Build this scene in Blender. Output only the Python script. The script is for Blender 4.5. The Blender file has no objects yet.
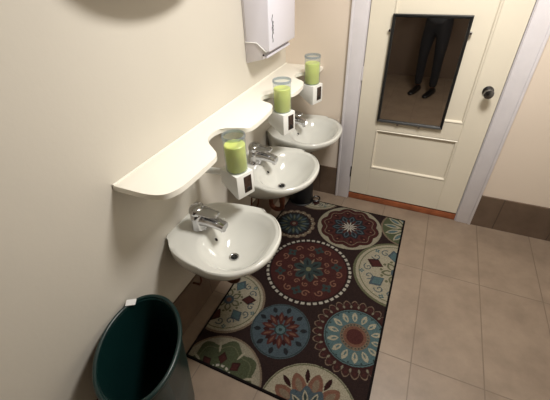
import bpy, bmesh, math, random
import numpy as np
from mathutils import Vector, Matrix
PI = math.pi
random.seed(4)
S = bpy.context.scene
COL = S.collection

# ---------------------------------------------------------------- camera, world, light, exposure
cd = bpy.data.cameras.new('camera'); cam = bpy.data.objects.new('camera', cd); COL.objects.link(cam)
cd.sensor_fit = 'HORIZONTAL'; cd.sensor_width = 36.0; cd.lens = 36.0 * 331.6 / 550.0
cd.clip_start = 0.01; cd.clip_end = 50
ya, pa, ra = math.radians(25.61), math.radians(37.19), math.radians(-2.78)
F = Vector((-math.sin(ya) * math.cos(pa), math.cos(ya) * math.cos(pa), -math.sin(pa)))
R = F.cross(Vector((0, 0, 1))).normalized(); U = R.cross(F)
R2 = math.cos(ra) * R + math.sin(ra) * U; U2 = -math.sin(ra) * R + math.cos(ra) * U
cam.matrix_world = Matrix(((R2.x, U2.x, -F.x, 0), (R2.y, U2.y, -F.y, 0), (R2.z, U2.z, -F.z, 1.7), (0, 0, 0, 1)))
S.camera = cam

w = bpy.data.worlds.new('world'); S.world = w; w.use_nodes = True
w.node_tree.nodes['Background'].inputs[0].default_value = (1.0, 0.93, 0.82, 1)
w.node_tree.nodes['Background'].inputs[1].default_value = 0.05

S.view_settings.view_transform = 'Standard'; S.view_settings.look = 'None'
S.view_settings.gamma = 1.0; S.view_settings.use_curve_mapping = False
S.view_settings.exposure = 0.0

LAMP = Vector((0.22, 1.30, 2.36))
LAMP_POWER = 38.0
def area(name, loc, size, power, color, rot=(0, 0, 0)):
    l = bpy.data.lights.new(name, 'AREA'); l.shape = 'DISK'; l.size = size; l.energy = power; l.color = color
    o = bpy.data.objects.new(name, l); o.location = loc; o.rotation_euler = rot; COL.objects.link(o); return o
area('ceiling_lamp_light', LAMP - Vector((0, 0, 0.015)), 0.46, LAMP_POWER, (1.0, 0.965, 0.92))

# ---------------------------------------------------------------- helpers
def lin(c):
    return tuple(((x / 255) / 12.92 if x / 255 <= 0.04045 else ((x / 255 + 0.055) / 1.055) ** 2.4) for x in c)
def mat(name, rgb, rough=0.5, metal=0.0, noise=0.0, nscale=8.0, bump=0.0, bscale=60.0, **kw):
    m = bpy.data.materials.new(name); m.use_nodes = True; nt = m.node_tree; b = nt.nodes['Principled BSDF']
    c = (*lin(rgb), 1); b.inputs['Base Color'].default_value = c
    b.inputs['Roughness'].default_value = rough; b.inputs['Metallic'].default_value = metal
    for k, v in kw.items(): b.inputs[k.replace('_', ' ')].default_value = v
    tc = nt.nodes.new('ShaderNodeTexCoord')
    if noise > 0:
        n = nt.nodes.new('ShaderNodeTexNoise'); n.inputs['Scale'].default_value = nscale; n.inputs['Detail'].default_value = 5
        r = nt.nodes.new('ShaderNodeValToRGB')
        r.color_ramp.elements[0].position = 0.3; r.color_ramp.elements[1].position = 0.7
        r.color_ramp.elements[0].color = (*[x * (1 - noise) for x in c[:3]], 1)
        r.color_ramp.elements[1].color = (*[min(1, x * (1 + noise)) for x in c[:3]], 1)
        nt.links.new(tc.outputs['Object'], n.inputs['Vector']); nt.links.new(n.outputs['Fac'], r.inputs['Fac'])
        nt.links.new(r.outputs['Color'], b.inputs['Base Color'])
    if bump > 0:
        n2 = nt.nodes.new('ShaderNodeTexNoise'); n2.inputs['Scale'].default_value = bscale; n2.inputs['Detail'].default_value = 3
        bp = nt.nodes.new('ShaderNodeBump'); bp.inputs['Strength'].default_value = bump; bp.inputs['Distance'].default_value = 0.003
        nt.links.new(tc.outputs['Object'], n2.inputs['Vector']); nt.links.new(n2.outputs['Fac'], bp.inputs['Height'])
        nt.links.new(bp.outputs['Normal'], b.inputs['Normal'])
    return m
def tilemat(name, c1, c2, grout, w_, h_, off=(0, 0, 0), mortar=0.004, rough=0.45, rot=(0, 0, 0)):
    m = bpy.data.materials.new(name); m.use_nodes = True; nt = m.node_tree; b = nt.nodes['Principled BSDF']
    tc = nt.nodes.new('ShaderNodeTexCoord'); mp = nt.nodes.new('ShaderNodeMapping')
    mp.inputs['Location'].default_value = off; mp.inputs['Rotation'].default_value = rot
    br = nt.nodes.new('ShaderNodeTexBrick'); br.offset = 0.0; br.squash = 1.0
    br.inputs['Scale'].default_value = 1.0; br.inputs['Brick Width'].default_value = w_; br.inputs['Row Height'].default_value = h_
    br.inputs['Mortar Size'].default_value = mortar; br.inputs['Mortar Smooth'].default_value = 0.3
    n = nt.nodes.new('ShaderNodeTexNoise'); n.inputs['Scale'].default_value = 5.5; n.inputs['Detail'].default_value = 7; n.inputs['Roughness'].default_value = 0.62
    r = nt.nodes.new('ShaderNodeValToRGB'); r.color_ramp.elements[0].position = 0.32; r.color_ramp.elements[1].position = 0.7
    r.color_ramp.elements[0].color = (*lin(c1), 1); r.color_ramp.elements[1].color = (*lin(c2), 1)
    nt.links.new(tc.outputs['Object'], mp.inputs['Vector']); nt.links.new(mp.outputs['Vector'], br.inputs['Vector'])
    nt.links.new(tc.outputs['Object'], n.inputs['Vector']); nt.links.new(n.outputs['Fac'], r.inputs['Fac'])
    nt.links.new(r.outputs['Color'], br.inputs['Color1']); nt.links.new(r.outputs['Color'], br.inputs['Color2'])
    br.inputs['Mortar'].default_value = (*lin(grout), 1)
    nt.links.new(br.outputs['Color'], b.inputs['Base Color']); b.inputs['Roughness'].default_value = rough
    bp = nt.nodes.new('ShaderNodeBump'); bp.inputs['Strength'].default_value = 0.4; bp.inputs['Distance'].default_value = 0.002; bp.invert = True
    nt.links.new(br.outputs['Fac'], bp.inputs['Height']); nt.links.new(bp.outputs['Normal'], b.inputs['Normal'])
    return m
def thinglass(name, tint):
    m = bpy.data.materials.new(name); m.use_nodes = True; nt = m.node_tree; nt.nodes.remove(nt.nodes['Principled BSDF'])
    out = nt.nodes['Material Output']; t = nt.nodes.new('ShaderNodeBsdfTransparent'); t.inputs[0].default_value = (*tint, 1)
    g = nt.nodes.new('ShaderNodeBsdfGlossy'); g.inputs['Roughness'].default_value = 0.06
    d = nt.nodes.new('ShaderNodeBsdfDiffuse'); d.inputs[0].default_value = (0.62, 0.66, 0.70, 1)
    lw = nt.nodes.new('ShaderNodeLayerWeight'); lw.inputs['Blend'].default_value = 0.12; fr = nt.nodes.new('ShaderNodeMath'); fr.operation = 'MULTIPLY'; fr.inputs[1].default_value = 0.5; nt.links.new(lw.outputs['Facing'], fr.inputs[0])
    a = nt.nodes.new('ShaderNodeMixShader'); c = nt.nodes.new('ShaderNodeMixShader')
    a.inputs[0].default_value = 0.14
    nt.links.new(t.outputs[0], a.inputs[1]); nt.links.new(d.outputs[0], a.inputs[2])
    nt.links.new(fr.outputs[0], c.inputs[0]); nt.links.new(a.outputs[0], c.inputs[1]); nt.links.new(g.outputs[0], c.inputs[2])
    nt.links.new(c.outputs[0], out.inputs['Surface']); return m

def obj(name, bm, m, parent=None, smooth=None, loc=None, recalc=True):
    if recalc: bmesh.ops.recalc_face_normals(bm, faces=bm.faces)
    me = bpy.data.meshes.new(name); bm.to_mesh(me); bm.free()
    o = bpy.data.objects.new(name, me); COL.objects.link(o); me.materials.append(m)
    if smooth is not None:
        me.polygons.foreach_set('use_smooth', [True] * len(me.polygons))
        if smooth < 179: me.set_sharp_from_angle(angle=math.radians(smooth))
    if parent: o.parent = parent
    if loc: o.location = loc
    return o
def tag(o, label, cat, group=None):
    o['label'] = label; o['category'] = cat
    if group: o['group'] = group
    return o
def thing(name, label, cat, loc=(0, 0, 0), rz=0, group=None):
    o = bpy.data.objects.new(name, None); COL.objects.link(o); o.location = loc; o.rotation_euler = (0, 0, rz)
    return tag(o, label, cat, group)
def struct(name, bm, m, parent=None, smooth=None):
    o = obj(name, bm, m, parent, smooth)
    if not parent: o['kind'] = 'structure'
    return o
def box(bm, x0, x1, y0, y1, z0, z1, bev=0.0, seg=2):
    v = [bm.verts.new(p) for p in ((x0, y0, z0), (x1, y0, z0), (x1, y1, z0), (x0, y1, z0), (x0, y0, z1), (x1, y0, z1), (x1, y1, z1), (x0, y1, z1))]
    fs = [bm.faces.new([v[i] for i in q]) for q in ((0, 3, 2, 1), (4, 5, 6, 7), (0, 1, 5, 4), (1, 2, 6, 5), (2, 3, 7, 6), (3, 0, 4, 7))]
    if bev > 0:
        es = list({e for f in fs for e in f.edges})
        bmesh.ops.bevel(bm, geom=es, offset=bev, segments=seg, profile=0.5, affect='EDGES')
    return bm
def B(): return bmesh.new()
def lathe(bm, prof, n=32, M=None, cap0=True, cap1=True):
    rings = []
    for r, z in prof:
        ring = []
        for i in range(n):
            a = 2 * PI * i / n; p = Vector((r * math.cos(a), r * math.sin(a), z))
            ring.append(bm.verts.new(M @ p if M else p))
        rings.append(ring)
    for a, b in zip(rings, rings[1:]):
        for i in range(n): bm.faces.new((a[i], a[(i + 1) % n], b[(i + 1) % n], b[i]))
    if cap0: bm.faces.new(rings[0][::-1])
    if cap1: bm.faces.new(rings[-1])
    return bm
def tube(bm, pts, r, n=12, cap=True, flat=1.0):
    pts = [Vector(p) for p in pts]; rs = r if isinstance(r, (list, tuple)) else [r] * len(pts); rings = []; up = None
    for i, p in enumerate(pts):
        t = (pts[min(i + 1, len(pts) - 1)] - pts[max(i - 1, 0)]).normalized()
        if up is None: up = Vector((0, 0, 1)) if abs(t.z) < 0.9 else Vector((0, 1, 0))
        s = t.cross(up)
        s = s.normalized() if s.length > 1e-5 else Vector((1, 0, 0)); u = s.cross(t).normalized(); up = u
        rings.append([bm.verts.new(p + rs[i] * (math.cos(2 * PI * k / n) * s + flat * math.sin(2 * PI * k / n) * u)) for k in range(n)])
    for a, b in zip(rings, rings[1:]):
        for i in range(n): bm.faces.new((a[i], a[(i + 1) % n], b[(i + 1) % n], b[i]))
    if cap: bm.faces.new(rings[0][::-1]); bm.faces.new(rings[-1])
    return bm
def loft(bm, rings, cap0=False, cap1=False, closed=True):
    vr = [[bm.verts.new(p) for p in ring] for ring in rings]
    for a, b in zip(vr, vr[1:]):
        n = len(a)
        for i in range(n if closed else n - 1): bm.faces.new((a[i], a[(i + 1) % n], b[(i + 1) % n], b[i]))
    if cap0: bm.faces.new(vr[0][::-1])
    if cap1: bm.faces.new(vr[-1])
    return vr
def spline(pts, n, closed=True):
    """Catmull-Rom through 2-D points, resampled at n even steps."""
    P = [np.array(p, float) for p in pts]; m = len(P); out = []
    rng = range(m) if closed else range(m - 1)
    for i in rng:
        if closed: a, b, c, d = P[(i - 1) % m], P[i], P[(i + 1) % m], P[(i + 2) % m]
        else: a, b, c, d = P[max(i - 1, 0)], P[i], P[i + 1], P[min(i + 2, m - 1)]
        for k in range(12):
            t = k / 12; out.append(0.5 * ((2 * b) + (-a + c) * t + (2 * a - 5 * b + 4 * c - d) * t * t + (-a + 3 * b - 3 * c + d) * t ** 3))
    if not closed: out.append(P[-1])
    out = np.array(out); q = np.vstack([out, out[:1]]) if closed else out
    s = np.concatenate([[0], np.cumsum(np.linalg.norm(np.diff(q, axis=0), axis=1))])
    tt = np.linspace(0, s[-1], n, endpoint=not closed)
    return np.array([[np.interp(t, s, q[:, k]) for k in range(2)] for t in tt])
def copy_tree(o, parent=None):
    c = o.copy(); COL.objects.link(c)
    if parent: c.parent = parent
    for ch in list(o.children): copy_tree(ch, c)
    return c

# ---------------------------------------------------------------- materials
M_wall = mat('cream_wall_paint', (208, 202, 190), 0.55, noise=0.02, nscale=2.0, bump=0.12, bscale=45)
M_far = mat('tan_wall_paint', (222, 208, 192), 0.6, noise=0.02, nscale=2.0, bump=0.12, bscale=45)
M_ceil = mat('ceiling_paint', (235, 230, 220), 0.8, bump=0.1)
M_back = mat('brown_wall_paint', (108, 91, 78), 0.7, bump=0.1)
M_floor = tilemat('beige_stone_floor_tile', (120, 104, 89), (141, 124, 107), (108, 93, 79), 0.33, 0.66, off=(0.10, 0.30, 0), mortar=0.003)
M_base = tilemat('brown_tile_baseboard', (88, 72, 59), (110, 92, 77), (78, 64, 54), 0.33, 0.6, off=(0.0, 0.2, 0), rot=(0, 0, 0))
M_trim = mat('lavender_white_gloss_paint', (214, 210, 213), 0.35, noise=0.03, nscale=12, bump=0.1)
M_door = mat('off_white_door_paint', (222, 214, 196), 0.4, noise=0.02, nscale=4, bump=0.08)
M_wood = mat('red_brown_threshold_wood', (148, 84, 52), 0.5, noise=0.35, nscale=14, bump=0.2)
M_dark = mat('dark_gap', (20, 15, 12), 0.8)
M_shelf = mat('glossy_cream_laminate', (250, 247, 236), 0.25)
M_ceramic = mat('white_ceramic', (210, 210, 203), 0.12, Coat_Weight=0.4, Coat_Roughness=0.05)
M_chrome = mat('chrome', (205, 205, 208), 0.12, 1.0)
M_chromed = mat('satin_chrome', (120, 120, 122), 0.25, 1.0)
M_black = mat('black_rubber', (14, 14, 14), 0.5)
M_hole = mat('drain_darkness', (8, 8, 8), 0.9)
M_copper = mat('copper_pipe', (112, 70, 56), 0.4, 0.7, noise=0.25, nscale=20)
M_pvc = mat('white_pipe', (205, 203, 198), 0.35)
M_disp = mat('white_grey_plastic', (224, 222, 232), 0.35)
M_dispside = mat('grey_plastic', (205, 200, 203), 0.45)
M_ink = mat('dark_grey_print', (70, 70, 75), 0.6)
M_housing = mat('glossy_white_plastic', (240, 240, 236), 0.3)
M_panel = mat('dark_brown_smoked_panel', (62, 48, 42), 0.25, noise=0.4, nscale=60)
M_glass = thinglass('clear_glass', (0.90, 0.93, 0.94))
M_glassrim = thinglass('grey_glass_rim', (0.72, 0.77, 0.82))
M_liquid = mat('lime_green_liquid', (226, 236, 122), 0.35, noise=0.06, nscale=25, Subsurface_Weight=0.25, Subsurface_Radius=(0.02, 0.03, 0.008))
M_bin = mat('dark_green_plastic', (10, 38, 37), 0.33, bump=0.15, bscale=90)
M_label = mat('white_paper_label', (225, 225, 225), 0.6)
M_binblack = mat('black_plastic', (24, 24, 27), 0.35)
M_mirror = mat('mirror_silver', (200, 196, 190), 0.02, 1.0)
M_frame = mat('black_painted_metal', (20, 21, 22), 0.4)
M_lampglass = bpy.data.materials.new('lit_lamp_dome'); M_lampglass.use_nodes = True
_b = M_lampglass.node_tree.nodes['Principled BSDF']; _b.inputs['Emission Color'].default_value = (1, 0.94, 0.84, 1); _b.inputs['Emission Strength'].default_value = 3.0

# ---------------------------------------------------------------- room
X0, X1, Y0, Y1, ZC = -0.956, 1.06, -1.25, 2.284, 2.45
T = 0.1
DX0, DX1, DZ = -0.405, 0.405, 2.03     # door opening
fl = struct('floor', box(B(), X0 - T, X1 + T, Y0 - T, Y1 + 0.35, -0.1, 0.0), M_floor)
struct('ceiling', box(B(), X0 - T, X1 + T, Y0 - T, Y1 + 0.35, ZC, ZC + 0.1), M_ceil)
struct('wall_left', box(B(), X0 - T, X0, Y0 - T, Y1 + T, 0, ZC), M_wall)
struct('wall_right', box(B(), X1, X1 + T, Y0 - T, Y1 + T, 0, ZC), M_wall)
struct('wall_back', box(B(), X0, X1, Y0 - T, Y0, 0, ZC), M_back)
bm = B(); box(bm, X0, DX0 - 0.02, Y1, Y1 + T, 0, ZC); box(bm, DX1 + 0.02, X1, Y1, Y1 + T, 0, ZC); box(bm, DX0 - 0.02, DX1 + 0.02, Y1, Y1 + T, DZ + 0.02, ZC)
struct('wall_far', bm, M_far)
struct('wall_hall', box(B(), DX0 - 0.3, DX1 + 0.3, Y1 + 0.25, Y1 + 0.35, 0, ZC), M_back)
bm = B(); box(bm, X0, X0 + 0.012, Y0, Y1, 0, 0.262, 0.002); struct('baseboard_left', bm, M_base)
bm = B(); box(bm, X0 + 0.012, -0.516, Y1 - 0.012, Y1, 0, 0.262, 0.002); struct('baseboard_far', bm, M_base)
bm = B(); box(bm, 0.516, X1, Y1 - 0.012, Y1, 0, 0.262, 0.002); struct('baseboard_right', bm, M_base)
# door casing: two side boards and a head board with a stepped profile
def casing(bm, x0, x1, z0, z1, y):
    box(bm, x0, x1, y - 0.016, y, z0, z1, 0.003)
bm = B(); casing(bm, -0.516, DX0 - 0.008, 0, DZ + 0.11, Y1); box(bm, -0.516, -0.500, Y1 - 0.022, Y1 - 0.012, 0, DZ + 0.11, 0.003)
struct('trim_1', bm, M_trim, smooth=30)
bm = B(); casing(bm, DX1 + 0.008, 0.516, 0, DZ + 0.11, Y1); box(bm, 0.500, 0.516, Y1 - 0.022, Y1 - 0.012, 0, DZ + 0.11, 0.003)
struct('trim_2', bm, M_trim, smooth=30)
bm = B(); casing(bm, DX0 - 0.008, DX1 + 0.008, DZ + 0.01, DZ + 0.11, Y1)
struct('trim_3', bm, M_trim, smooth=30)
bm = B(); box(bm, DX0 - 0.02, DX0 - 0.004, Y1, Y1 + T, 0, DZ + 0.02); box(bm, DX1 + 0.004, DX1 + 0.02, Y1, Y1 + T, 0, DZ + 0.02); box(bm, DX0 - 0.004, DX1 + 0.004, Y1, Y1 + T, DZ + 0.004, DZ + 0.02)
struct('trim_4', bm, M_trim)
# wooden door sill
bm = B(); box(bm, DX0 - 0.003, DX1 + 0.003, Y1 - 0.004, Y1 + 0.14, 0.0, 0.052, 0.004)
struct('trim_5', bm, M_wood, smooth=30)

# door: recessed-panel slab facing the room
DY = Y1 - 0.006                       # front face of the stiles
def door():
    bm = B(); zb, zt = 0.064, DZ
    box(bm, DX0, DX1, DY + 0.010, DY + 0.040, zb, zt)
    sx = 0.140
    def fr(x0, x1, z0, z1): box(bm, x0, x1, DY, DY + 0.012, z0, z1, 0.0025, 1)
    fr(DX0, DX0 + sx, zb, zt); fr(DX1 - sx, DX1, zb, zt)
    for z0, z1 in ((zb, 0.325), (0.640, 0.760), (zt - 0.15, zt)): fr(DX0 + sx, DX1 - sx, z0, z1)
    return bm
d = struct('door_1', door(), M_door, smooth=30)
def molding(z0, z1):
    bm = B(); x0, x1 = DX0 + 0.140, DX1 - 0.140; w_ = 0.016
    ins = [(0, 0.0), (0.004, -0.004), (0.010, -0.002), (w_, 0.010)]
    rings = []
    for a, dy in ins: rings.append([(x0 + a, DY + dy, z0 + a), (x1 - a, DY + dy, z0 + a), (x1 - a, DY + dy, z1 - a), (x0 + a, DY + dy, z1 - a)])
    loft(bm, rings); return bm
obj('panel_molding', molding(0.325, 0.640), M_door, d); obj('panel_molding', molding(0.760, DZ - 0.15), M_door, d)
bm = B(); My = Matrix.Translation((DX1 - 0.07, DY, 0.98)) @ Matrix.Rotation(PI / 2, 4, 'X')
lathe(bm, [(0.030, 0), (0.030, 0.006), (0.012, 0.010), (0.010, 0.035), (0.022, 0.042), (0.028, 0.055), (0.024, 0.068), (0.008, 0.073)], 28, My)
obj('door_knob', bm, M_chromed, d, 40)
for z in (0.26, 1.02, 1.80):
    bm = B(); tube(bm, [(DX0 - 0.003, DY - 0.004, z - 0.045), (DX0 - 0.003, DY - 0.004, z + 0.045)], 0.005); obj('hinge', bm, M_chromed if z < 0.5 else M_trim, d, 40)

# ---------------------------------------------------------------- wall mirror on the door
mx0, mx1, mz0, mz1 = -0.268, 0.150, 0.712, 1.372; my = DY - 0.004
mir = thing('wall_mirror', 'tall rectangular mirror in thin black frame hung on the off-white door', 'mirror', ((mx0 + mx1) / 2, my, mz0))
def loc(x, z): return (x - (mx0 + mx1) / 2, z - mz0)
a0, b0 = loc(mx0, mz0); a1, b1 = loc(mx1, mz1); fw = 0.017
bm = B(); box(bm, a0 + 0.01, a1 - 0.01, -0.006, 0.0, b0 + 0.01, b1 - 0.01); obj('mirror_glass', bm, M_mirror, mir)
bm = B()
prof = [(0, 0.002), (0, -0.016), (0.004, -0.019), (0.009, -0.016), (0.011, -0.019), (fw - 0.001, -0.013), (fw, -0.006)]
loft(bm, [[(a0 + a, y, b0 + a), (a1 - a, y, b0 + a), (a1 - a, y, b1 - a), (a0 + a, y, b1 - a)] for a, y in prof])
obj('frame', bm, M_frame, mir)
for x, z in ((mx0 - 0.006, 1.285), (mx1 + 0.006, 1.285), (mx0 + 0.14, mz0 - 0.006), (mx1 - 0.14, mz0 - 0.006)):
    a, b = loc(x, z); bm = B(); box(bm, a - 0.008, a + 0.008, -0.016, 0.003, b - 0.008, b + 0.008, 0.003); obj('clip', bm, M_chrome, mir)

# ---------------------------------------------------------------- scalloped wall shelf
SZ = 1.045
edge = [(-0.896, 0.647), (-0.800, 0.650), (-0.745, 0.667), (-0.718, 0.705), (-0.709, 0.760), (-0.709, 0.900), (-0.716, 0.968), (-0.755, 1.008), (-0.805, 1.048), (-0.838, 1.100), (-0.842, 1.150),
        (-0.822, 1.192), (-0.770, 1.215), (-0.718, 1.235), (-0.700, 1.275), (-0.697, 1.340), (-0.698, 1.430), (-0.706, 1.492), (-0.730, 1.538), (-0.785, 1.562), (-0.822, 1.595), (-0.826, 1.635),
        (-0.805, 1.668), (-0.745, 1.688), (-0.695, 1.710), (-0.676, 1.750), (-0.672, 1.810), (-0.678, 1.880), (-0.702, 1.940), (-0.745, 1.970), (-0.782, 2.005), (-0.792, 2.055),
        (-0.775, 2.100), (-0.730, 2.128), (-0.690, 2.150), (-0.680, 2.200), (-0.680, 2.2835)]
e2 = spline(edge, 220, closed=False)
poly = [(-0.9555, 0.647)] + [tuple(p) for p in e2] + [(-0.9555, 2.2835)]
def slab(bm, poly, z0, z1, bev):
    lo = [bm.verts.new((x, y, z0)) for x, y in poly]; hi = [bm.verts.new((x, y, z1)) for x, y in poly]
    n = len(poly); bm.faces.new(lo[::-1]); top = bm.faces.new(hi)
    for i in range(n): bm.faces.new((lo[i], lo[(i + 1) % n], hi[(i + 1) % n], hi[i]))
    if bev: bmesh.ops.bevel(bm, geom=list(top.edges), offset=bev, segments=3, profile=0.5, affect='EDGES')
shelf = thing('wall_shelf', 'long cream scalloped shelf with rounded cutouts running along the left wall', 'shelf', (X0, 1.46, SZ))
bm = B(); slab(bm, [(x - X0, y - 1.46) for x, y in poly], -0.022, 0.0, 0.004); obj('shelf_board', bm, M_shelf, shelf, 35)
bm = B(); box(bm, 0.0005, 0.010, 0.647 - 1.46, 2.2835 - 1.46, 0.0, 0.004, 0.0015); obj('caulk_strip', bm, M_shelf, shelf)
for y in (0.80, 1.36, 1.83):
    bm = B(); pr = [(0.001, -0.022), (0.16, -0.022), (0.14, -0.045), (0.03, -0.13), (0.001, -0.15)]
    loft(bm, [[(x, y - 1.46 - 0.008, z) for x, z in pr], [(x, y - 1.46 + 0.008, z) for x, z in pr]], True, True); obj('bracket', bm, M_wall, shelf)

# ---------------------------------------------------------------- wall-hung basins
NS = 120
half = [(0.0, 0.105), (0.028, 0.140), (0.058, 0.172), (0.10, 0.197), (0.17, 0.217), (0.24, 0.227), (0.300, 0.233), (0.343, 0.230), (0.360, 0.212), (0.392, 0.205), (0.425, 0.186), (0.462, 0.148), (0.490, 0.098), (0.504, 0.040)]
smooth_side = [(x, y) for x, y in half if not 0.33 < x < 0.40] [:7] + [(0.365, 0.222), (0.400, 0.206)] + half[10:]
out_pts = half + [(x, -y) for x, y in smooth_side[::-1]]
OUT = spline(out_pts, NS)
OUT[:, 0] = np.maximum(OUT[:, 0], 0.0005)
ih = [(0.160, 0.045), (0.168, 0.090), (0.200, 0.140), (0.245, 0.175), (0.305, 0.192), (0.365, 0.187), (0.415, 0.162), (0.452, 0.112), (0.470, 0.050)]
INN = spline(ih + [(x, -y) for x, y in ih[::-1]], NS)
def align(P, c=(0.30, 0.0)):
    a = np.unwrap(np.arctan2(P[:, 1] - c[1], P[:, 0] - c[0])); th = np.linspace(-PI, PI, NS, endpoint=False)
    r = np.hypot(P[:, 0] - c[0], P[:, 1] - c[1]); am = (a + PI) % (2 * PI) - PI; o = np.argsort(am); am, r = am[o], r[o]
    rr = np.interp(th, np.concatenate([am - 2 * PI, am, am + 2 * PI]), np.tile(r, 3))
    return np.stack([c[0] + rr * np.cos(th), c[1] + rr * np.sin(th)], 1)
DC = np.array([0.292, -0.020])
OUTA, INNA = align(OUT), align(INN)
OUTA[:, 0] = np.maximum(OUTA[:, 0], 0.0005)
def basin_mesh(bm):
    def ring(P, z): return [(float(p[0]), float(p[1]), float(zz)) for p, zz in zip(P, np.broadcast_to(z, (NS,)))]
    th = np.linspace(-PI, PI, NS, endpoint=False)
    def scal(P, kx, ky, x0=0.0): return np.stack([x0 + (P[:, 0] - x0) * kx, P[:, 1] * ky], 1)
    rings = []
    bx = OUTA[:, 0]
    rings.append(ring(scal(OUTA, 0.22, 0.30), -0.175))
    rings.append(ring(scal(OUTA, 0.42, 0.48), -0.172))
    rings.append(ring(scal(OUTA, 0.66, 0.70), -0.150 + 0.04 * bx))
    rings.append(ring(scal(OUTA, 0.86, 0.87), -0.108 + 0.06 * bx))
    rings.append(ring(scal(OUTA, 0.955, 0.955), -0.070 + 0.05 * bx))
    rings.append(ring(scal(OUTA, 0.990, 0.990), -0.040 + 0.02 * bx))
    rings.append(ring(scal(OUTA, 1.0, 1.0), -0.022))
    rings.append(ring(scal(OUTA, 1.0, 1.0), -0.008))
    rings.append(ring(scal(OUTA, 0.994, 0.992), -0.001))
    rings.append(ring(scal(OUTA, 0.982, 0.975), 0.002))
    mid = OUTA * 0.55 + INNA * 0.45
    rings.append(ring(OUTA * 0.80 + INNA * 0.20, 0.000)); rings.append(ring(mid, -0.003))
    rings.append(ring(OUTA * 0.15 + INNA * 0.85, -0.004)); rings.append(ring(INNA, -0.010))
    for k, z in ((0.94, -0.020), (0.86, -0.040), (0.74, -0.066), (0.58, -0.090), (0.40, -0.107), (0.24, -0.117), (0.135, -0.122)):
        Q = DC + (INNA - DC) * k
        kk = max(0.0, min(1.0, (0.5 - k) / 0.35)); circ = DC + 0.0255 * (k / 0.135) * np.stack([np.cos(th), np.sin(th)], 1)
        rings.append(ring(Q * (1 - kk) + circ * kk if k > 0.15 else DC + 0.0255 * np.stack([np.cos(th), np.sin(th)], 1), z))
    loft(bm, rings, cap0=True, cap1=True)
RIM = 0.654
def make_sink(label):
    t = thing('wall_basin', label, 'sink', (X0, 0.925, RIM), 0, 'wall hung basins under the shelf')
    bm = B(); basin_mesh(bm); obj('basin', bm, M_ceramic, t, 60)
    dr = obj('drain', lathe(B(), [(0.012, 0.000), (0.0215, 0.000), (0.0245, 0.0022), (0.0235, 0.0045), (0.019, 0.004), (0.0165, 0.0015)], 32, Matrix.Translation((DC[0], DC[1], -0.1215)), True, False), M_chrome, t, 40)
    bm = B(); lathe(bm, [(0.0002, 0.0028), (0.0165, 0.0028)], 24, Matrix.Translation((DC[0], DC[1], -0.1215)), False, False); obj('drain_hole', bm, M_hole, dr)
    bm = B(); box(bm, -0.016, 0.016, -0.0016, 0.0016, 0.003, 0.005); box(bm, -0.0016, 0.0016, -0.016, 0.016, 0.003, 0.005)
    bmesh.ops.transform(bm, matrix=Matrix.Translation((DC[0], DC[1], -0.1215)) @ Matrix.Rotation(0.6, 4, 'Z'), verts=bm.verts); obj('drain_cross', bm, M_chromed, dr)
    # overflow hole on the back slope of the bowl
    Mo = Matrix.Translation((0.198, -0.012, -0.047)) @ Matrix.Rotation(math.radians(48), 4, 'Y')
    bm = B(); lathe(bm, [(0.0068, 0.0), (0.0068, 0.0035)], 20, Mo @ Matrix.Diagonal((1.25, 0.8, 1, 1))); obj('overflow_hole', bm, M_hole, t)
    # waste pipe, trap and supply pipe underneath
    bm = B(); tube(bm, [(DC[0], DC[1], -0.126), (DC[0], DC[1], -0.24)], 0.019, 16)
    pts = [(DC[0], DC[1], -0.24)] + [(DC[0] - 0.04 + 0.04 * math.cos(a), DC[1], -0.27 - 0.04 * math.sin(a)) for a in np.linspace(0, PI, 9)] + [(DC[0] - 0.08, DC[1], -0.22), (DC[0] - 0.09, DC[1], -0.20), (DC[0] - 0.11, DC[1], -0.19), (0.001, DC[1], -0.19)]
    tube(bm, pts, 0.0155, 14); obj('drain_trap', bm, M_copper, t, 50)
    for y in (-0.05, 0.05):
        bm = B(); tube(bm, [(0.10, y * 0.3, -0.12), (0.09, y, -0.22), (0.075, y, -0.36), (0.06, y, -0.40), (0.001, y, -0.41)], 0.006, 10); obj('supply_pipe', bm, M_copper, t, 50)
    # single-lever mixer
    f = bpy.data.objects.new('faucet', None); COL.objects.link(f); f.parent = t; f.location = (0.106, 0.006, 0.0); f.scale = (1.22, 1.48, 1.45)
    bm = B(); lathe(bm, [(0.031, -0.004), (0.031, 0.003), (0.0285, 0.007), (0.0275, 0.030), (0.0265, 0.050), (0.024, 0.056)], 32); obj('faucet_body', bm, M_chrome, f, 40)
    bm = B(); rr = []
    for i in range(9):
        s = i / 8; x = 0.006 + 0.112 * s; z = 0.030 + 0.006 * math.sin(s * PI) - 0.006 * s; hw = 0.0225 - 0.005 * s; hh = 0.0170 - 0.006 * s
        rr.append([(x, hw * math.copysign(abs(math.cos(a)) ** 0.6, math.cos(a)), z + hh * math.copysign(abs(math.sin(a)) ** 0.6, math.sin(a))) for a in np.linspace(0, 2 * PI, 20, endpoint=False)])
    loft(bm, rr, True, True); lathe(bm, [(0.010, -0.008), (0.010, 0.006)], 16, Matrix.Translation((0.106, 0, 0.014))); obj('spout', bm, M_chrome, f, 50)
    bm = B(); Ml = Matrix.Translation((0, 0, 0.057)) @ Matrix.Rotation(math.radians(5), 4, 'Y')
    lathe(bm, [(0.0255, 0.0), (0.0280, 0.005), (0.0280, 0.014), (0.0245, 0.021), (0.014, 0.0245)], 32, Ml)
    rr = []
    for i in range(9):
        s = i / 8; x = 0.004 + 0.086 * s; z = 0.013 + 0.002 * s; hw = 0.0250 * (1 - 0.20 * s) * (1 if i < 8 else 0.72); hh = 0.008 - 0.004 * s
        rr.append([tuple(Ml @ Vector((x, hw * math.copysign(abs(math.cos(a)) ** 0.7, math.cos(a)), z + hh * math.sin(a)))) for a in np.linspace(0, 2 * PI, 20, endpoint=False)])
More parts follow.
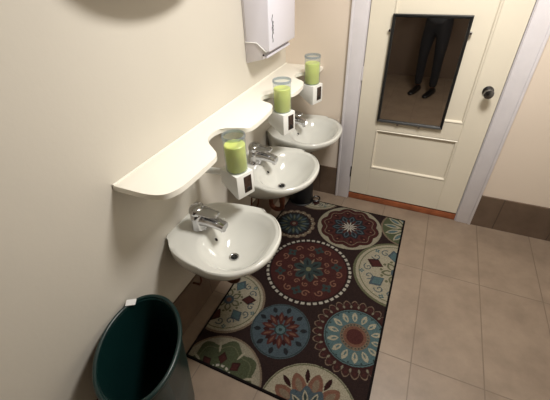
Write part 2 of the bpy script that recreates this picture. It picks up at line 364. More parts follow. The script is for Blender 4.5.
    loft(bm, rr, True, True); obj('lever', bm, M_chrome, f, 50)
    return t
s0 = make_sink('nearest white basin, beside the dark green tub, its whole faucet in view')
for y, lab in ((1.525, 'middle white basin of the row, its faucet half hidden by the nearest green jar'), (2.038, 'farthest white basin, tucked into the corner by the door casing')):
    c = copy_tree(s0); c.location = (X0, y, 0.675 if y < 1.8 else 0.690); c.scale = (0.975, 1.05, 1.0); c['label'] = lab

# ---------------------------------------------------------------- boxed dispensers with jars of green liquid
def make_jar(label, locv, rz, h_liq):
    t = thing('soap_dispenser', label, 'dispenser', locv, rz, 'green liquid dispensers at the shelf cutouts')
    hx, hy, hz = 0.052, 0.049, 0.122
    bm = B()                                     # housing with slanted back-bottom, top at z=0
    pr = [(-0.072, 0.0), (hx, 0.0), (hx, -hz), (hx - 0.018, -hz - 0.002), (-0.072, -hz + 0.045)]
    vr = loft(bm, [[(x, -hy, z) for x, z in pr], [(x, hy, z) for x, z in pr]], True, True)
    bmesh.ops.bevel(bm, geom=list(bm.edges), offset=0.0035, segments=2, profile=0.5, affect='EDGES'); obj('housing', bm, M_housing, t, 35)
    bm = B(); box(bm, hx - 0.001, hx + 0.002, -0.010, 0.034, -0.102, -0.016, 0.001, 1); pn = obj('front_panel', bm, M_panel, t)
    bm = B(); box(bm, hx + 0.001, hx + 0.0035, 0.002, 0.024, -0.096, -0.076, 0.001, 1); obj('push_tab', bm, M_black, pn)
    r, H = 0.0500, 0.176
    bm = B(); lathe(bm, [(0.030, 0.0015), (r - 0.004, 0.0015), (r, 0.006), (r, H - 0.004), (r - 0.001, H)], 40, None, False, False); obj('glass_jar', bm, M_glass, t, 40)
    bm = B(); lathe(bm, [(r + 0.0004, H - 0.014), (r + 0.0022, H - 0.011), (r + 0.0022, H - 0.002), (r, H + 0.0015), (r - 0.003, H), (r - 0.0034, H - 0.012)], 40, None, False, False); obj('jar_rim', bm, M_glassrim, t, 40)
    bm = B(); rl = r - 0.0035; lathe(bm, [(0.028, 0.0045), (rl - 0.004, 0.006), (rl, 0.011), (rl, h_liq - 0.003), (rl - 0.003, h_liq)], 40); obj('green_liquid', bm, M_liquid, t, 40)
    return t
jar0 = make_jar('nearest green-filled jar on a white box, above the nearest basin', (-0.710, 1.100, 0.899), math.radians(-22), 0.132)
def mount(t, back):                              # bracket reaching back to the wall
    pass
for lv, rz, lab in (((-0.724, 1.668, 0.958), -20, 'middle of the three green-filled jars on white boxes, in the second shelf cutout'),
                    ((-0.700, 2.112, 0.978), -20, 'farthest green-filled jar on a white box, near the far tan wall')):
    c = copy_tree(jar0); c.location = lv; c.rotation_euler = (0, 0, math.radians(rz)); c['label'] = lab
for t in [o for o in list(S.objects) if o.name.startswith('soap_dispenser')]:
    # arm from the back of the housing to the wall, under the shelf
    dist = (t.location.x - X0); a = -t.rotation_euler.z
    bm = B(); p0 = Vector((-0.068, 0, -0.045)); wl = Matrix.Rotation(a, 4, 'Z') @ Vector((-dist + 0.0006, 0.0, -0.045))
    q = Vector((wl.x, wl.y, -0.045))
    tube(bm, [p0, p0.lerp(q, 0.5), q], 0.016, 16); obj('wall_arm', bm, M_housing, t, 40)

# ---------------------------------------------------------------- paper towel dispenser
px, py0, py1, pzb, pzf, pzt = X0, 1.706, 2.075, 1.190, 1.258, 1.62
pt = thing('paper_towel_dispenser', 'white and grey wall-mounted paper towel dispenser above the shelf', 'dispenser', (X0, (py0 + py1) / 2, pzb))
hw = (py1 - py0) / 2
bm = B()     # grey back housing, lower part
pr = [(0.0008, 0.0), (0.110, 0.028), (0.110, pzt - pzb), (0.0008, pzt - pzb)]
loft(bm, [[(x, -hw + 0.003, z) for x, z in pr], [(x, hw - 0.003, z) for x, z in pr]], True, True)
bmesh.ops.bevel(bm, geom=list(bm.edges), offset=0.004, segments=2, profile=0.5, affect='EDGES'); obj('back_housing', bm, M_dispside, pt, 35)
bm = B()     # hinged front cover with a shoulder on its lower edge
pr = [(0.012, 0.112), (0.075, 0.112), (0.128, pzf - pzb), (0.150, pzf - pzb), (0.154, pzt - pzb + 0.004), (0.012, pzt - pzb + 0.004)]
loft(bm, [[(x, -hw, z) for x, z in pr], [(x, hw, z) for x, z in pr]], True, True)
bmesh.ops.bevel(bm, geom=list(bm.edges), offset=0.006, segments=3, profile=0.5, affect='EDGES'); cv = obj('front_cover', bm, M_disp, pt, 35)
bm = B(); tube(bm, [(0.006, -hw - 0.001, 0.112), (0.075, -hw - 0.001, 0.110), (0.130, -hw - 0.001, 0.066)], 0.0025, 8); obj('seam_bead', bm, M_housing, pt, 50)
bm = B(); lathe(bm, [(0.005, 0), (0.005, 0.004)], 16, Matrix.Translation((0.112, -hw - 0.000, 0.052)) @ Matrix.Rotation(PI / 2, 4, 'X')); obj('hinge_pin', bm, M_black, pt)
# dispensing slot lip
bm = B(); box(bm, 0.045, 0.125, -hw + 0.02, hw - 0.02, 0.030, 0.044, 0.004); obj('tear_bar', bm, M_disp, pt)
# thin script logo on the cover
bm = B(); N = 26
for k, off in ((0, 0.0), (1, 0.009)):
    pts = []
    for i in range(N):
        s = i / (N - 1); z = 0.11 + 0.13 * s * (1 if k == 0 else 0.45) + (0.04 if k else 0); pts.append((0.1515 + 0.004 * (z - 0.068) / 0.36, -hw + 0.040 + off + 0.004 * math.sin(s * 21 + k), z))
    tube(bm, pts, 0.0016, 6)
obj('logo', bm, M_ink, cv)

# ---------------------------------------------------------------- patterned rug
RX0, RX1, RY0, RY1 = -0.860, 0.072, 0.600, 2.134
def rug():
    nx, ny = 330, 540
    xs = np.linspace(RX0, RX1, nx); ys = np.linspace(RY0, RY1, ny); Xg, Yg = np.meshgrid(xs, ys)
    C = np.zeros((ny, nx, 3))
    def c(*rgb): return np.array(lin(rgb))
    BASE = c(64, 42, 38); CREAM = c(206, 193, 155); RED = c(100, 42, 35); DRED = c(78, 33, 30); TEAL = c(92, 134, 138); BLUE = c(84, 108, 120)
    GREEN = c(104, 116, 72); OLIVE = c(128, 128, 84); ORG = c(168, 104, 70); NAVY = c(48, 52, 58); WHITE = c(222, 212, 190); DTEAL = c(58, 78, 76); TAN = c(160, 132, 100)
    C[:] = BASE
    rng = np.random.default_rng(3)
    def put(mask, col): C[mask] = col
    def pol(cx, cy, rot=0.0):
        dx, dy = Xg - cx, Yg - cy; return np.hypot(dx, dy), np.arctan2(dy, dx) - rot
    def sector(th, n): 
        p = 2 * PI / n; return (th + p / 2) % p - p / 2
    def petal(r, th, n, r0, r1, hw, tip=0.8, rot=0.0):
        f = sector(th - rot, n); u = (r * np.cos(f) - r0) / (r1 - r0); w_ = np.abs(r * np.sin(f))
        return (u > 0) & (u < 1) & (w_ < hw * np.sin(PI * np.clip(u, 0, 1)) ** tip)
    def spot(r, th, n, rc, rad, rot=0.0):
        f = sector(th - rot, n); return np.hypot(r * np.cos(f) - rc, r * np.sin(f)) < rad
    def scroll(cx, cy, R_, rot, wdt=0.0032, turns=1.3):
        dx, dy = Xg - cx, Yg - cy; rr = np.hypot(dx, dy); tt = (np.arctan2(dy, dx) - rot) % (2 * PI)
        m = np.zeros_like(rr, bool)
        for k in range(2):
            t = tt + 2 * PI * k; tgt = R_ * (1 - t / (2 * PI * turns)); m |= (np.abs(rr - tgt) < wdt) & (t < 2 * PI * turns)
        return m
    def floret(cx, cy, R_, colp, colc, n=5, rot=0.3):
        r, th = pol(cx, cy, rot); put(r < R_ * (0.78 + 0.22 * np.cos(n * th)), colp); put(r < R_ * 0.26, colc)
    def tulip(cx, cy, R_, rot, colb, colt):
        dx, dy = Xg - cx, Yg - cy; u = dx * math.cos(rot) + dy * math.sin(rot); v = -dx * math.sin(rot) + dy * math.cos(rot)
        put((np.abs(u) / R_ + np.abs(v) / (R_ * 0.78)) < 1.0, colt); put((np.abs(u + 0.1 * R_) / (R_ * 0.72) + np.abs(v) / (R_ * 0.55)) < 1.0, colb)
    # F small dark floral with a ruffled ring
    r, th = pol(-0.707, 1.793); put(r < 0.150 + 0.014 * np.abs(np.cos(9 * th)), TAN); put(r < 0.136 + 0.006 * np.cos(18 * th), BASE)
    put(spot(r, th, 18, 0.142, 0.007), CREAM); put(r < 0.120, NAVY); put(petal(r, th, 10, 0.03, 0.115, 0.017), DTEAL); put(petal(r, th, 10, 0.05, 0.10, 0.007), OLIVE); put(petal(r, th, 10, 0.06, 0.122, 0.009, rot=PI / 10), BLUE); put(r < 0.030, RED); put(r < 0.014, TAN)
    # cream medallions with tulips and scrolls
    def creamy(cx, cy, R_, ring, rot):
        r, th = pol(cx, cy, rot); put(r < R_, ring); put(r < R_ * 0.94, CREAM)
        put((np.abs(r - R_ * 0.86) < 0.003), OLIVE)
        for k in range(6):
            a = rot + k * PI / 3; ca, sa = math.cos(a), math.sin(a)
            tulip(cx + R_ * 0.55 * ca, cy + R_ * 0.55 * sa, R_ * 0.21, a, RED if k % 2 == 0 else TEAL, DRED if k % 2 == 0 else BLUE)
            b = a + PI / 6; cb, sb = math.cos(b), math.sin(b)
            for s in (-1, 1): put(scroll(cx + R_ * 0.66 * math.cos(b + s * 0.2), cy + R_ * 0.66 * math.sin(b + s * 0.2), R_ * 0.11, b + s * 1.2, 0.0034), BLUE)
            put(spot(r, th, 12, R_ * 0.36, R_ * 0.035, rot=0.26), OLIVE)
            floret(cx + R_ * 0.80 * cb, cy + R_ * 0.80 * sb, R_ * 0.065, TEAL, CREAM, 4, b)
        put(petal(r, th, 6, 0.02, R_ * 0.36, R_ * 0.09, rot=PI / 6), OLIVE); put(petal(r, th, 6, 0.03, R_ * 0.30, R_ * 0.05, rot=PI / 6), CREAM); put(r < R_ * 0.14, BLUE); put(r < R_ * 0.07, ORG)
    creamy(0.085, 1.575, 0.275, OLIVE, 2.85)
    creamy(-0.820, 0.995, 0.222, TAN, 0.35)
    creamy(-0.640, 2.215, 0.205, TAN, -1.5)
    # D green corner medallion
    r, th = pol(0.105, 2.030); put(r < 0.195, TAN); put(r < 0.183, GREEN); put(petal(r, th, 12, 0.05, 0.175, 0.022), CREAM); put(petal(r, th, 12, 0.08, 0.16, 0.012), TEAL); put(r < 0.05, RED)
    # A large dotted medallion
    cx, cy = -0.452, 1.402; r, th = pol(cx, cy); put(r < 0.284, BASE * 0.85); f = sector(th, 46)
    put((np.abs(r - 0.268) < 0.0085) & (np.abs(f * r) < 0.0115), WHITE); put(r < 0.252, RED * 0.92)
    put((np.abs(r - 0.249) < 0.003), DRED)
    for k in range(6):
        a = k * PI / 3 + 0.45
        for s in (-1, 1):
            b = a + s * 0.30; put(scroll(cx + 0.196 * math.cos(b), cy + 0.196 * math.sin(b), 0.027, b + s * 1.9, 0.0042), ORG)
            b = a + PI / 6 + s * 0.28; put(scroll(cx + 0.125 * math.cos(b), cy + 0.125 * math.sin(b), 0.020, b + PI - s, 0.0036), ORG)
        floret(cx + 0.186 * math.cos(a), cy + 0.186 * math.sin(a), 0.036, DTEAL * 1.15, RED, 4, a)
    put(petal(r, th, 6, 0.012, 0.105, 0.030, 0.7, rot=0.97), DTEAL * 1.15); put(petal(r, th, 6, 0.030, 0.085, 0.008, rot=0.97), NAVY); put(petal(r, th, 6, 0.05, 0.10, 0.006, rot=0.45), TAN); put(r < 0.017, OLIVE * 1.3)
    # B cream-ringed rosette
    cx, cy = -0.305, 1.905; r, th = pol(cx, cy); put(r < 0.236, CREAM * 0.85); put(r < 0.197 + 0.020 * np.abs(np.cos(5 * th)), RED * 0.85)
    put(petal(r, th, 10, 0.09, 0.205, 0.034, 0.7, rot=0.0), RED * 1.12); put(petal(r, th, 10, 0.12, 0.185, 0.017, 0.7), DRED); put(spot(r, th, 10, 0.160, 0.007), ORG)
    put((np.abs(r - 0.178 - 0.012 * np.cos(10 * th)) < 0.0028), TAN)
    put(r < 0.118 + 0.012 * np.cos(10 * th + PI), NAVY); put(petal(r, th, 10, 0.045, 0.122, 0.019, rot=PI / 10), BLUE); put(petal(r, th, 10, 0.06, 0.11, 0.010, rot=PI / 10), NAVY)
    put(petal(r, th, 10, 0.03, 0.09, 0.012), RED); put(r < 0.052, DRED); put(petal(r, th, 12, 0.004, 0.058, 0.0050), WHITE)
    # H blue disc with a red flower
    cx, cy = -0.452, 0.931; r, th = pol(cx, cy); put(r < 0.166, BLUE); put((np.abs(r - 0.160) < 0.003), DTEAL)
    put(petal(r, th, 10, 0.030, 0.112, 0.0165, 0.7), RED * 1.2); put(petal(r, th, 10, 0.050, 0.096, 0.006, 0.7), ORG * 0.75); put(petal(r, th, 10, 0.060, 0.098, 0.011, rot=PI / 10), DRED)
    put(petal(r, th, 10, 0.108, 0.150, 0.013, rot=PI / 10), NAVY); put(r < 0.034, DTEAL); put(r < 0.026, TEAL); put(r < 0.010, DTEAL)
    # I teal sunburst
    cx, cy = -0.063, 1.048; r, th = pol(cx, cy); n = 28
    f = np.abs(sector(th, n)) / (PI / n); arch = 0.190 + 0.040 * np.sqrt(np.clip(1 - f ** 1.6, 0, 1))
    put(r < arch, BASE * 0.5 + RED * 0.5); put((r < arch) & (r > arch - 0.006), ORG * 0.45 + CREAM * 0.3); put(spot(r, th, n, 0.203, 0.0065), RED); put(petal(r, th, n, 0.176, 0.200, 0.006, rot=PI / n), CREAM * 0.55)
    put(r < 0.178, DRED); put(r < 0.166, TEAL); put((np.abs(r - 0.158) < 0.0025), DTEAL); put(petal(r, th, 14, 0.088, 0.150, 0.0150, 0.75), CREAM); put(petal(r, th, 14, 0.098, 0.128, 0.005), TEAL)
    put(spot(r, th, 14, 0.150, 0.005, rot=PI / 14), DTEAL); put(r < 0.080, TAN * 0.85); put(spot(r, th, 24, 0.070, 0.004), DTEAL); put(r < 0.062, ORG * 0.8); put(r < 0.046, RED * 1.15)
    # J cream disc with orange lobes
    cx, cy = -0.178, 0.590; r, th = pol(cx, cy); put(r < 0.232, CREAM); put((np.abs(r - 0.226) < 0.0035), OLIVE)
    put(petal(r, th, 10, 0.06, 0.190, 0.036, 0.6, rot=0.3), ORG * 0.9); put(petal(r, th, 10, 0.10, 0.165, 0.016, 0.6, rot=0.3), TAN); put(petal(r, th, 10, 0.135, 0.205, 0.0125, rot=0.3 + PI / 10), DRED * 0.8)
    put(r < 0.112 + 0.012 * np.cos(10 * th), BLUE); put(petal(r, th, 10, 0.03, 0.105, 0.014, rot=0.1), CREAM); put(petal(r, th, 10, 0.05, 0.095, 0.007, rot=0.1), DTEAL); put(r < 0.036, RED)
    # K green lobed disc
    cx, cy = -0.645, 0.560; r, th = pol(cx, cy); put(r < 0.232, TAN); put(r < 0.222, CREAM * 0.8); put(r < 0.196 + 0.018 * np.cos(8 * th), GREEN * 0.85)
    put((np.abs(r - 0.170 - 0.012 * np.cos(8 * th)) < 0.003), OLIVE); put(petal(r, th, 8, 0.135, 0.200, 0.006, rot=PI / 8), CREAM)
    for k in range(8):
        a = k * PI / 4 + 0.2; tulip(cx + 0.110 * math.cos(a), cy + 0.110 * math.sin(a), 0.034, a, RED, DRED)
    put((np.abs(r - 0.070) < 0.006) & (np.abs(sector(th, 16)) < 0.12), WHITE); put(r < 0.055, BLUE); put(r < 0.03, RED)
    # dark bound edge and pile irregularity
    edge_m = (Xg < RX0 + 0.012) | (Xg > RX1 - 0.012) | (Yg < RY0 + 0.012) | (Yg > RY1 - 0.012); put(edge_m, c(34, 24, 24))
    g = C.mean(-1, keepdims=True); C[:] = (g + (C - g) * 0.66) * 0.38
    C *= rng.normal(1.0, 0.16, (ny, nx, 1)).clip(0.5, 1.5)
    Z = 0.0075 + rng.normal(0, 0.00035, (ny, nx)); Z[0, :] = Z[-1, :] = 0.004; Z[:, 0] = Z[:, -1] = 0.004
    V = np.stack([Xg - (RX0 + RX1) / 2, Yg - (RY0 + RY1) / 2, Z], -1).reshape(-1, 3)
    i = np.arange(ny * nx).reshape(ny, nx); Q = np.stack([i[:-1, :-1], i[:-1, 1:], i[1:, 1:], i[1:, :-1]], -1).reshape(-1, 4)
    # skirt down to the floor
    per = np.concatenate([i[0, :], i[1:, -1], i[-1, -2::-1], i[-2:0:-1, 0]]); n0 = len(V); low = V[per].copy(); low[:, 2] = 0.0003; V = np.vstack([V, low]); m = len(per)
    SK = np.array([[per[k], n0 + k, n0 + (k + 1) % m, per[(k + 1) % m]] for k in range(m)])
    Q = np.vstack([Q, SK])
    me = bpy.data.meshes.new('floor_rug'); me.vertices.add(len(V)); me.vertices.foreach_set('co', V.ravel().astype('f'))
    me.loops.add(Q.size); me.loops.foreach_set('vertex_index', Q.ravel().astype('i')); me.polygons.add(len(Q)); me.polygons.foreach_set('loop_start', np.arange(0, Q.size, 4).astype('i'))
    me.update(calc_edges=True)
    ca = me.color_attributes.new('weave', 'FLOAT_COLOR', 'POINT'); col = np.ones((len(V), 4), 'f'); col[:ny * nx, :3] = C.reshape(-1, 3); col[ny * nx:, :3] = c(34, 24, 24)
    ca.data.foreach_set('color', col.ravel())
    mt = bpy.data.materials.new('woven_rug_pile'); mt.use_nodes = True; nt = mt.node_tree; b = nt.nodes['Principled BSDF']; b.inputs['Roughness'].default_value = 0.95; b.inputs['Specular IOR Level'].default_value = 0.1
    a = nt.nodes.new('ShaderNodeVertexColor'); a.layer_name = 'weave'; nt.links.new(a.outputs['Color'], b.inputs['Base Color'])
    tc = nt.nodes.new('ShaderNodeTexCoord'); n2 = nt.nodes.new('ShaderNodeTexNoise'); n2.inputs['Scale'].default_value = 400; bp = nt.nodes.new('ShaderNodeBump'); bp.inputs['Strength'].default_value = 0.35; bp.inputs['Distance'].default_value = 0.002
    nt.links.new(tc.outputs['Object'], n2.inputs['Vector']); nt.links.new(n2.outputs['Fac'], bp.inputs['Height']); nt.links.new(bp.outputs['Normal'], b.inputs['Normal'])
    me.materials.append(mt); o = bpy.data.objects.new('floor_rug', me); COL.objects.link(o); o.location = ((RX0 + RX1) / 2, (RY0 + RY1) / 2, 0)
    return tag(o, 'dark brown rug patterned with round medallions in cream, red and teal', 'rug')
rug()

# ---------------------------------------------------------------- dark green tub by the wall
def rrect(hx, hy, r, n=72):
    return [(hx * math.copysign(abs(math.cos(a)) ** 1.0, math.cos(a)), hy * math.copysign(abs(math.sin(a)) ** 1.0, math.sin(a))) for a in np.linspace(0, 2 * PI, n, endpoint=False)]
BH = 0.556
tub = thing('green_tub', 'tall dark green plastic waste tub standing against the left wall', 'bin', (-0.765, 0.375, 0), math.radians(32))
bm = B(); rings = []
def rr(hx, hy, r, z): return [(x, y, z) for x, y in rrect(hx, hy, r)]
for k, z in ((0.66, 0.0), (0.69, 0.008), (0.84, 0.28), (0.935, BH - 0.040), (0.985, BH - 0.034), (0.985, BH - 0.008)): rings.append(rr(0.150 * k, 0.220 * k, 0.118 * k, z))
for k, z in ((0.925, BH - 0.008), (0.91, BH - 0.040), (0.82, 0.28), (0.66, 0.012)): rings.append(rr(0.150 * k, 0.220 * k, 0.114 * k, z))
loft(bm, rings, True, True); obj('tub_body', bm, M_bin, tub, 50)
bm = B(); path = rr(0.147, 0.217, 0.116, BH - 0.006); n = len(path); rings = []
for i in range(n):
    p = Vector(path[i]); t = (Vector(path[(i + 1) % n]) - Vector(path[i - 1])).normalized(); o_ = t.cross(Vector((0, 0, 1)))
    rings.append([p + o_ * (0.0085 * math.cos(a)) + Vector((0, 0, 0.010 * math.sin(a))) for a in np.linspace(0, 2 * PI, 12, endpoint=False)])
rings.append(rings[0]); loft(bm, rings); bmesh.ops.remove_doubles(bm, verts=bm.verts, dist=1e-5); obj('rolled_rim', bm, M_bin, tub, 60)
bm = B(); box(bm, -0.085, -0.045, 0.176, 0.206, BH + 0.0045, BH + 0.0060, 0.0); obj('paper_label', bm, M_label, tub)

# ---------------------------------------------------------------- black pedal bin under the far basins
pb = thing('pedal_bin', 'small black pedal bin on the floor between the middle and farthest basins', 'bin', (-0.760, 2.105, 0))
bm = B(); lathe(bm, [(0.088, 0), (0.092, 0.006), (0.092, 0.205), (0.088, 0.212)], 40); obj('bin_body', bm, M_binblack, pb, 40)
bm = B(); lathe(bm, [(0.093, 0.213), (0.095, 0.218), (0.090, 0.234), (0.060, 0.246), (0.02, 0.250)], 40); obj('bin_lid', bm, M_binblack, pb, 40)
bm = B(); lathe(bm, [(0.0945, 0.001), (0.097, 0.004), (0.097, 0.014), (0.0925, 0.017)], 40, None, False, False); obj('base_ring', bm, M_black, pb, 40)
bm = B(); ca = [(0.092 + 0.028 + 0.030 * math.cos(a), 0.02 + 0.036 * math.sin(a), 0.030) for a in np.linspace(0, 2 * PI, 24)]; tube(bm, ca, 0.006, 10, False); obj('pedal', bm, M_chromed, pb, 50)

# ---------------------------------------------------------------- ceiling lamp
lamp = thing('ceiling_lamp', 'round white dome lamp on the ceiling', 'lamp', (LAMP.x, LAMP.y, ZC))
bm = B(); lathe(bm, [(0.25, -0.0005), (0.255, -0.012), (0.245, -0.024), (0.230, -0.026)], 40); obj('lamp_base', bm, M_trim, lamp, 40)
bm = B(); lathe(bm, [(0.230, -0.027), (0.224, -0.055), (0.185, -0.080), (0.110, -0.096), (0.015, -0.101)], 40); obj('shade_body', bm, M_lampglass, lamp, 60)

# ---------------------------------------------------------------- added round-bottomed blocker out of view above the shelf, shaped to shade the wall
caster = thing('added_shade_caster', 'added out-of-view wide shade caster with a rounded bottom high on the left wall', 'lamp', (X0, 1.06, 1.745))
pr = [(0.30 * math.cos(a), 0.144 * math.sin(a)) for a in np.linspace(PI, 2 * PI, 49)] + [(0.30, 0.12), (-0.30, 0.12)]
bm = B(); loft(bm, [[(0.012 + 0.118 * k, y * q, z * q) for y, z in pr] for k, q in ((0, 0.96), (0.08, 1.0), (0.92, 1.0), (1.0, 0.97))], True, True); obj('shade_body', bm, M_trim, caster, 40)
bm = B(); box(bm, 0.0005, 0.018, -0.06, 0.06, -0.10, 0.05, 0.004); obj('caster_plate', bm, M_chromed, caster)

# ---------------------------------------------------------------- the person holding the phone (seen in the mirror)
def skin(name, chains, m, parent, sub=2, root=0):
    """chains: list of [(x,y,z,r),...]; equal points are welded so limbs join."""
    me = bpy.data.meshes.new(name); verts = []; rad = []; edges = []; idx = {}
    for ch in chains:
        prev = None
        for x, y, z, r in ch:
            k = (round(x, 4), round(y, 4), round(z, 4))
            if k not in idx: idx[k] = len(verts); verts.append((x, y, z)); rad.append(r)
            if prev is not None and prev != idx[k]: edges.append((prev, idx[k]))
            prev = idx[k]
    me.from_pydata(verts, edges, []); o = bpy.data.objects.new(name, me); COL.objects.link(o)
    me.materials.append(m); o.parent = parent
    md = o.modifiers.new('skin', 'SKIN'); md.use_smooth_shade = True
    for i, r in enumerate(rad):
        v = me.skin_vertices[0].data[i]; v.radius = r if isinstance(r, tuple) else (r, r); v.use_root = (i == root)
    o.modifiers.new('sub', 'SUBSURF').levels = sub; o.modifiers['sub'].render_levels = sub
    return o
M_skin = mat('skin', (196, 148, 122), 0.5, Subsurface_Weight=0.1, Subsurface_Radius=(0.01, 0.004, 0.002))
M_trouser = mat('black_trouser_cloth', (24, 24, 29), 0.85, bump=0.3, bscale=200)
M_shirt = mat('dark_grey_shirt_cloth', (52, 54, 60), 0.9, bump=0.3, bscale=200)
M_hair = mat('dark_brown_hair', (42, 30, 24), 0.7, noise=0.3, nscale=90)
M_shoe = mat('black_shoe_leather', (18, 17, 17), 0.35)
M_eye = mat('eye_white', (235, 232, 226), 0.2); M_iris = mat('iris_brown', (50, 32, 22), 0.2); M_lip = mat('lip_skin', (160, 98, 86), 0.5)
PB = (-0.035, -0.50, 0.0); PR = math.radians(22)
pe = thing('person', 'person standing in black trousers and black shoes, reflected in the door mirror', 'person', PB, PR)
# local frame: +y is forward, z up
legs = {}
for s in (-1, 1):
    x = 0.105 * s; legs[s] = [(0, -0.01, 0.90, (0.145, 0.11)), (0.09 * s, -0.01, 0.80, 0.092), (0.098 * s, 0.0, 0.65, 0.082), (x, 0.008, 0.48, 0.064), (x, -0.005, 0.30, 0.060), (x, -0.012, 0.085, 0.052)]
inv = Matrix.Rotation(-PR, 4, 'Z') @ Matrix.Translation((-PB[0], -PB[1], 0))
ph = inv @ Vector((0, 0, 1.7)); fw_ = (inv.to_3x3() @ F).normalized(); rt = (inv.to_3x3() @ R2).normalized(); upv = (inv.to_3x3() @ U2).normalized()
ph = ph - fw_ * 0.020                     # phone body centre line lies behind the lens
body = [[(0, -0.01, 0.92, (0.13, 0.095)), (0, -0.005, 1.10, (0.125, 0.09)), (0, -0.01, 1.30, (0.150, 0.10)), (0, -0.02, 1.40, (0.10, 0.075)), (0, -0.015, 1.47, 0.052), (0, 0.005, 1.53, 0.052), (0, 0.02, 1.58, (0.066, 0.078)), (0, 0.018, 1.64, (0.072, 0.088)), (0, 0.012, 1.70, (0.062, 0.075))]]
arms = {}
for s in (-1, 1):
    wr = ph - upv * 0.045 + rt * (0.075 * s) - fw_ * 0.035
    el = Vector((0.25 * s, 0.10, 1.20)); arms[s] = [(0, -0.02, 1.40, (0.10, 0.075)), (0.165 * s, -0.02, 1.385, 0.055), (0.225 * s, 0.03, 1.29, 0.046), (el.x, el.y, el.z, 0.040), tuple(el.lerp(wr, 0.5)) + (0.035,), tuple(wr) + (0.024,)]
for s in (-1, 1):
    body.append([(0, -0.01, 0.92, (0.13, 0.095)), (0.09 * s, -0.01, 0.80, 0.080)] + [(a, b, c_, (r if not isinstance(r, tuple) else r[0]) * 0.8) for a, b, c_, r in legs[s][2:]])
    body.append([(a, b, c_, r if isinstance(r, tuple) or i in (0, 5) else r * 0.82) for i, (a, b, c_, r) in enumerate(arms[s])])
    wr = Vector(arms[s][-1][:3]); palm = wr + upv * 0.035 + fw_ * 0.018 - rt * 0.004 * s
    body.append([tuple(wr) + (0.024,), tuple(palm) + ((0.022, 0.013),)])
    edge_pt = ph + rt * (0.040 * s)
    for k in range(4):
        p1 = palm + upv * (0.018 + 0.012 * k) + fw_ * 0.010 + rt * (0.003 * s); p2 = edge_pt + upv * (-0.022 + 0.017 * k) + rt * (0.012 * s) + fw_ * 0.000; p3 = edge_pt + upv * (-0.020 + 0.017 * k) + rt * (0.004 * s) - fw_ * (-0.001)
        body.append([tuple(palm) + ((0.022, 0.013),), tuple(p1) + (0.009,), tuple(p2) + (0.0078,)])
    th_ = edge_pt - upv * 0.020 - fw_ * 0.024 - rt * (0.012 * s); body.append([tuple(palm) + ((0.022, 0.013),), tuple(palm - fw_ * 0.018 + upv * 0.005 - rt * 0.01 * s) + (0.0105,), tuple(th_) + (0.009,)])
bo = skin('body', body, M_skin, pe, 2)
tr = skin('trousers', [[(0, -0.01, 1.06, (0.150, 0.115)), legs[1][0]] + legs[1][1:], [legs[-1][0]] + legs[-1][1:]], M_trouser, pe)
sh = skin('shirt', [[(0, -0.01, 0.84, (0.172, 0.135)), (0, -0.01, 0.96, (0.165, 0.128)), (0, -0.005, 1.10, (0.150, 0.11)), (0, -0.01, 1.30, (0.175, 0.118)), (0, -0.02, 1.405, (0.115, 0.085)), (0, -0.016, 1.445, 0.062)]] +
          [[(0, -0.02, 1.405, (0.115, 0.085))] + [(a, b, c_, r * 1.12) for a, b, c_, r in arms[s][1:5]] for s in (-1, 1)], M_shirt, pe)
bm = B(); bmesh.ops.create_uvsphere(bm, u_segments=28, v_segments=18, radius=1)
for v in bm.verts:
    p = v.co; v.co = Vector((0.084 * p.x, 0.003 + 0.100 * p.y, 1.665 + 0.105 * p.z))
    if v.co.y > 0.035 and v.co.z < 1.705: v.co.y = 0.035 - 0.02 * (1.705 - v.co.z)
    if v.co.z < 1.58: v.co.z = 1.58
obj('hair', bm, M_hair, pe, 60)
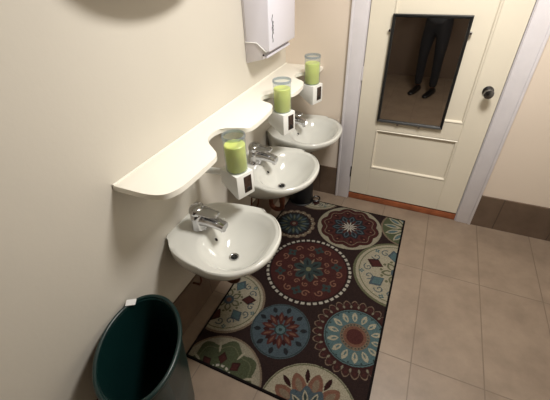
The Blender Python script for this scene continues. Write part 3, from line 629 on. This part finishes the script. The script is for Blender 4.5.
for s in (-1, 1):
    bm = B(); bmesh.ops.create_uvsphere(bm, u_segments=16, v_segments=10, radius=0.011, matrix=Matrix.Translation((0.030 * s, 0.094, 1.630))); e = obj('eye', bm, M_eye, pe, 60)
    bm = B(); bmesh.ops.create_uvsphere(bm, u_segments=12, v_segments=8, radius=0.006, matrix=Matrix.Translation((0.030 * s, 0.1005, 1.629))); obj('iris', bm, M_iris, e, 60)
    bm = B(); bmesh.ops.create_uvsphere(bm, u_segments=12, v_segments=8, radius=1, matrix=Matrix.Translation((0.080 * s, 0.012, 1.625)) @ Matrix.Diagonal((0.009, 0.016, 0.028, 1))); obj('ear', bm, M_skin, pe, 60)
    bm = B(); rings = []
    for y, hwid, h in ((-0.085, 0.022, 0.045), (-0.07, 0.036, 0.078), (-0.02, 0.038, 0.088), (0.03, 0.040, 0.062), (0.09, 0.046, 0.048), (0.15, 0.044, 0.040), (0.185, 0.030, 0.032), (0.197, 0.014, 0.022)):
        rings.append([(0.105 * s + hwid * math.copysign(abs(math.cos(a)) ** 0.8, math.cos(a)), y, max(0.003, 0.003 + h * (0.5 + 0.5 * math.sin(a)))) for a in np.linspace(0, 2 * PI, 20, endpoint=False)])
    loft(bm, rings, True, True); obj('shoe', bm, M_shoe, pe, 60)
bm = B(); lathe(bm, [(0.004, 0.0), (0.010, -0.014), (0.014, -0.034), (0.010, -0.042), (0.002, -0.044)], 16, Matrix.Translation((0, 0.100, 1.634))); obj('nose', bm, M_skin, pe, 60)
bm = B(); bmesh.ops.create_uvsphere(bm, u_segments=16, v_segments=8, radius=1, matrix=Matrix.Translation((0, 0.092, 1.566)) @ Matrix.Diagonal((0.025, 0.009, 0.008, 1))); obj('mouth', bm, M_lip, pe, 60)
phone = thing('phone', 'black phone held up in both hands by the person', 'phone', (0, 0, 0))
phone.matrix_world = Matrix.Translation(Vector((0, 0, 1.7)) - F * 0.020) @ Matrix(((R2.x, U2.x, -F.x, 0), (R2.y, U2.y, -F.y, 0), (R2.z, U2.z, -F.z, 0), (0, 0, 0, 1)))
bm = B(); box(bm, -0.036, 0.036, -0.072, 0.072, -0.004, 0.004, 0.003); obj('phone_body', bm, M_binblack, phone, 35)
bm = B(); box(bm, -0.032, 0.032, -0.066, 0.066, 0.0041, 0.0048); obj('screen', bm, M_dark, phone)
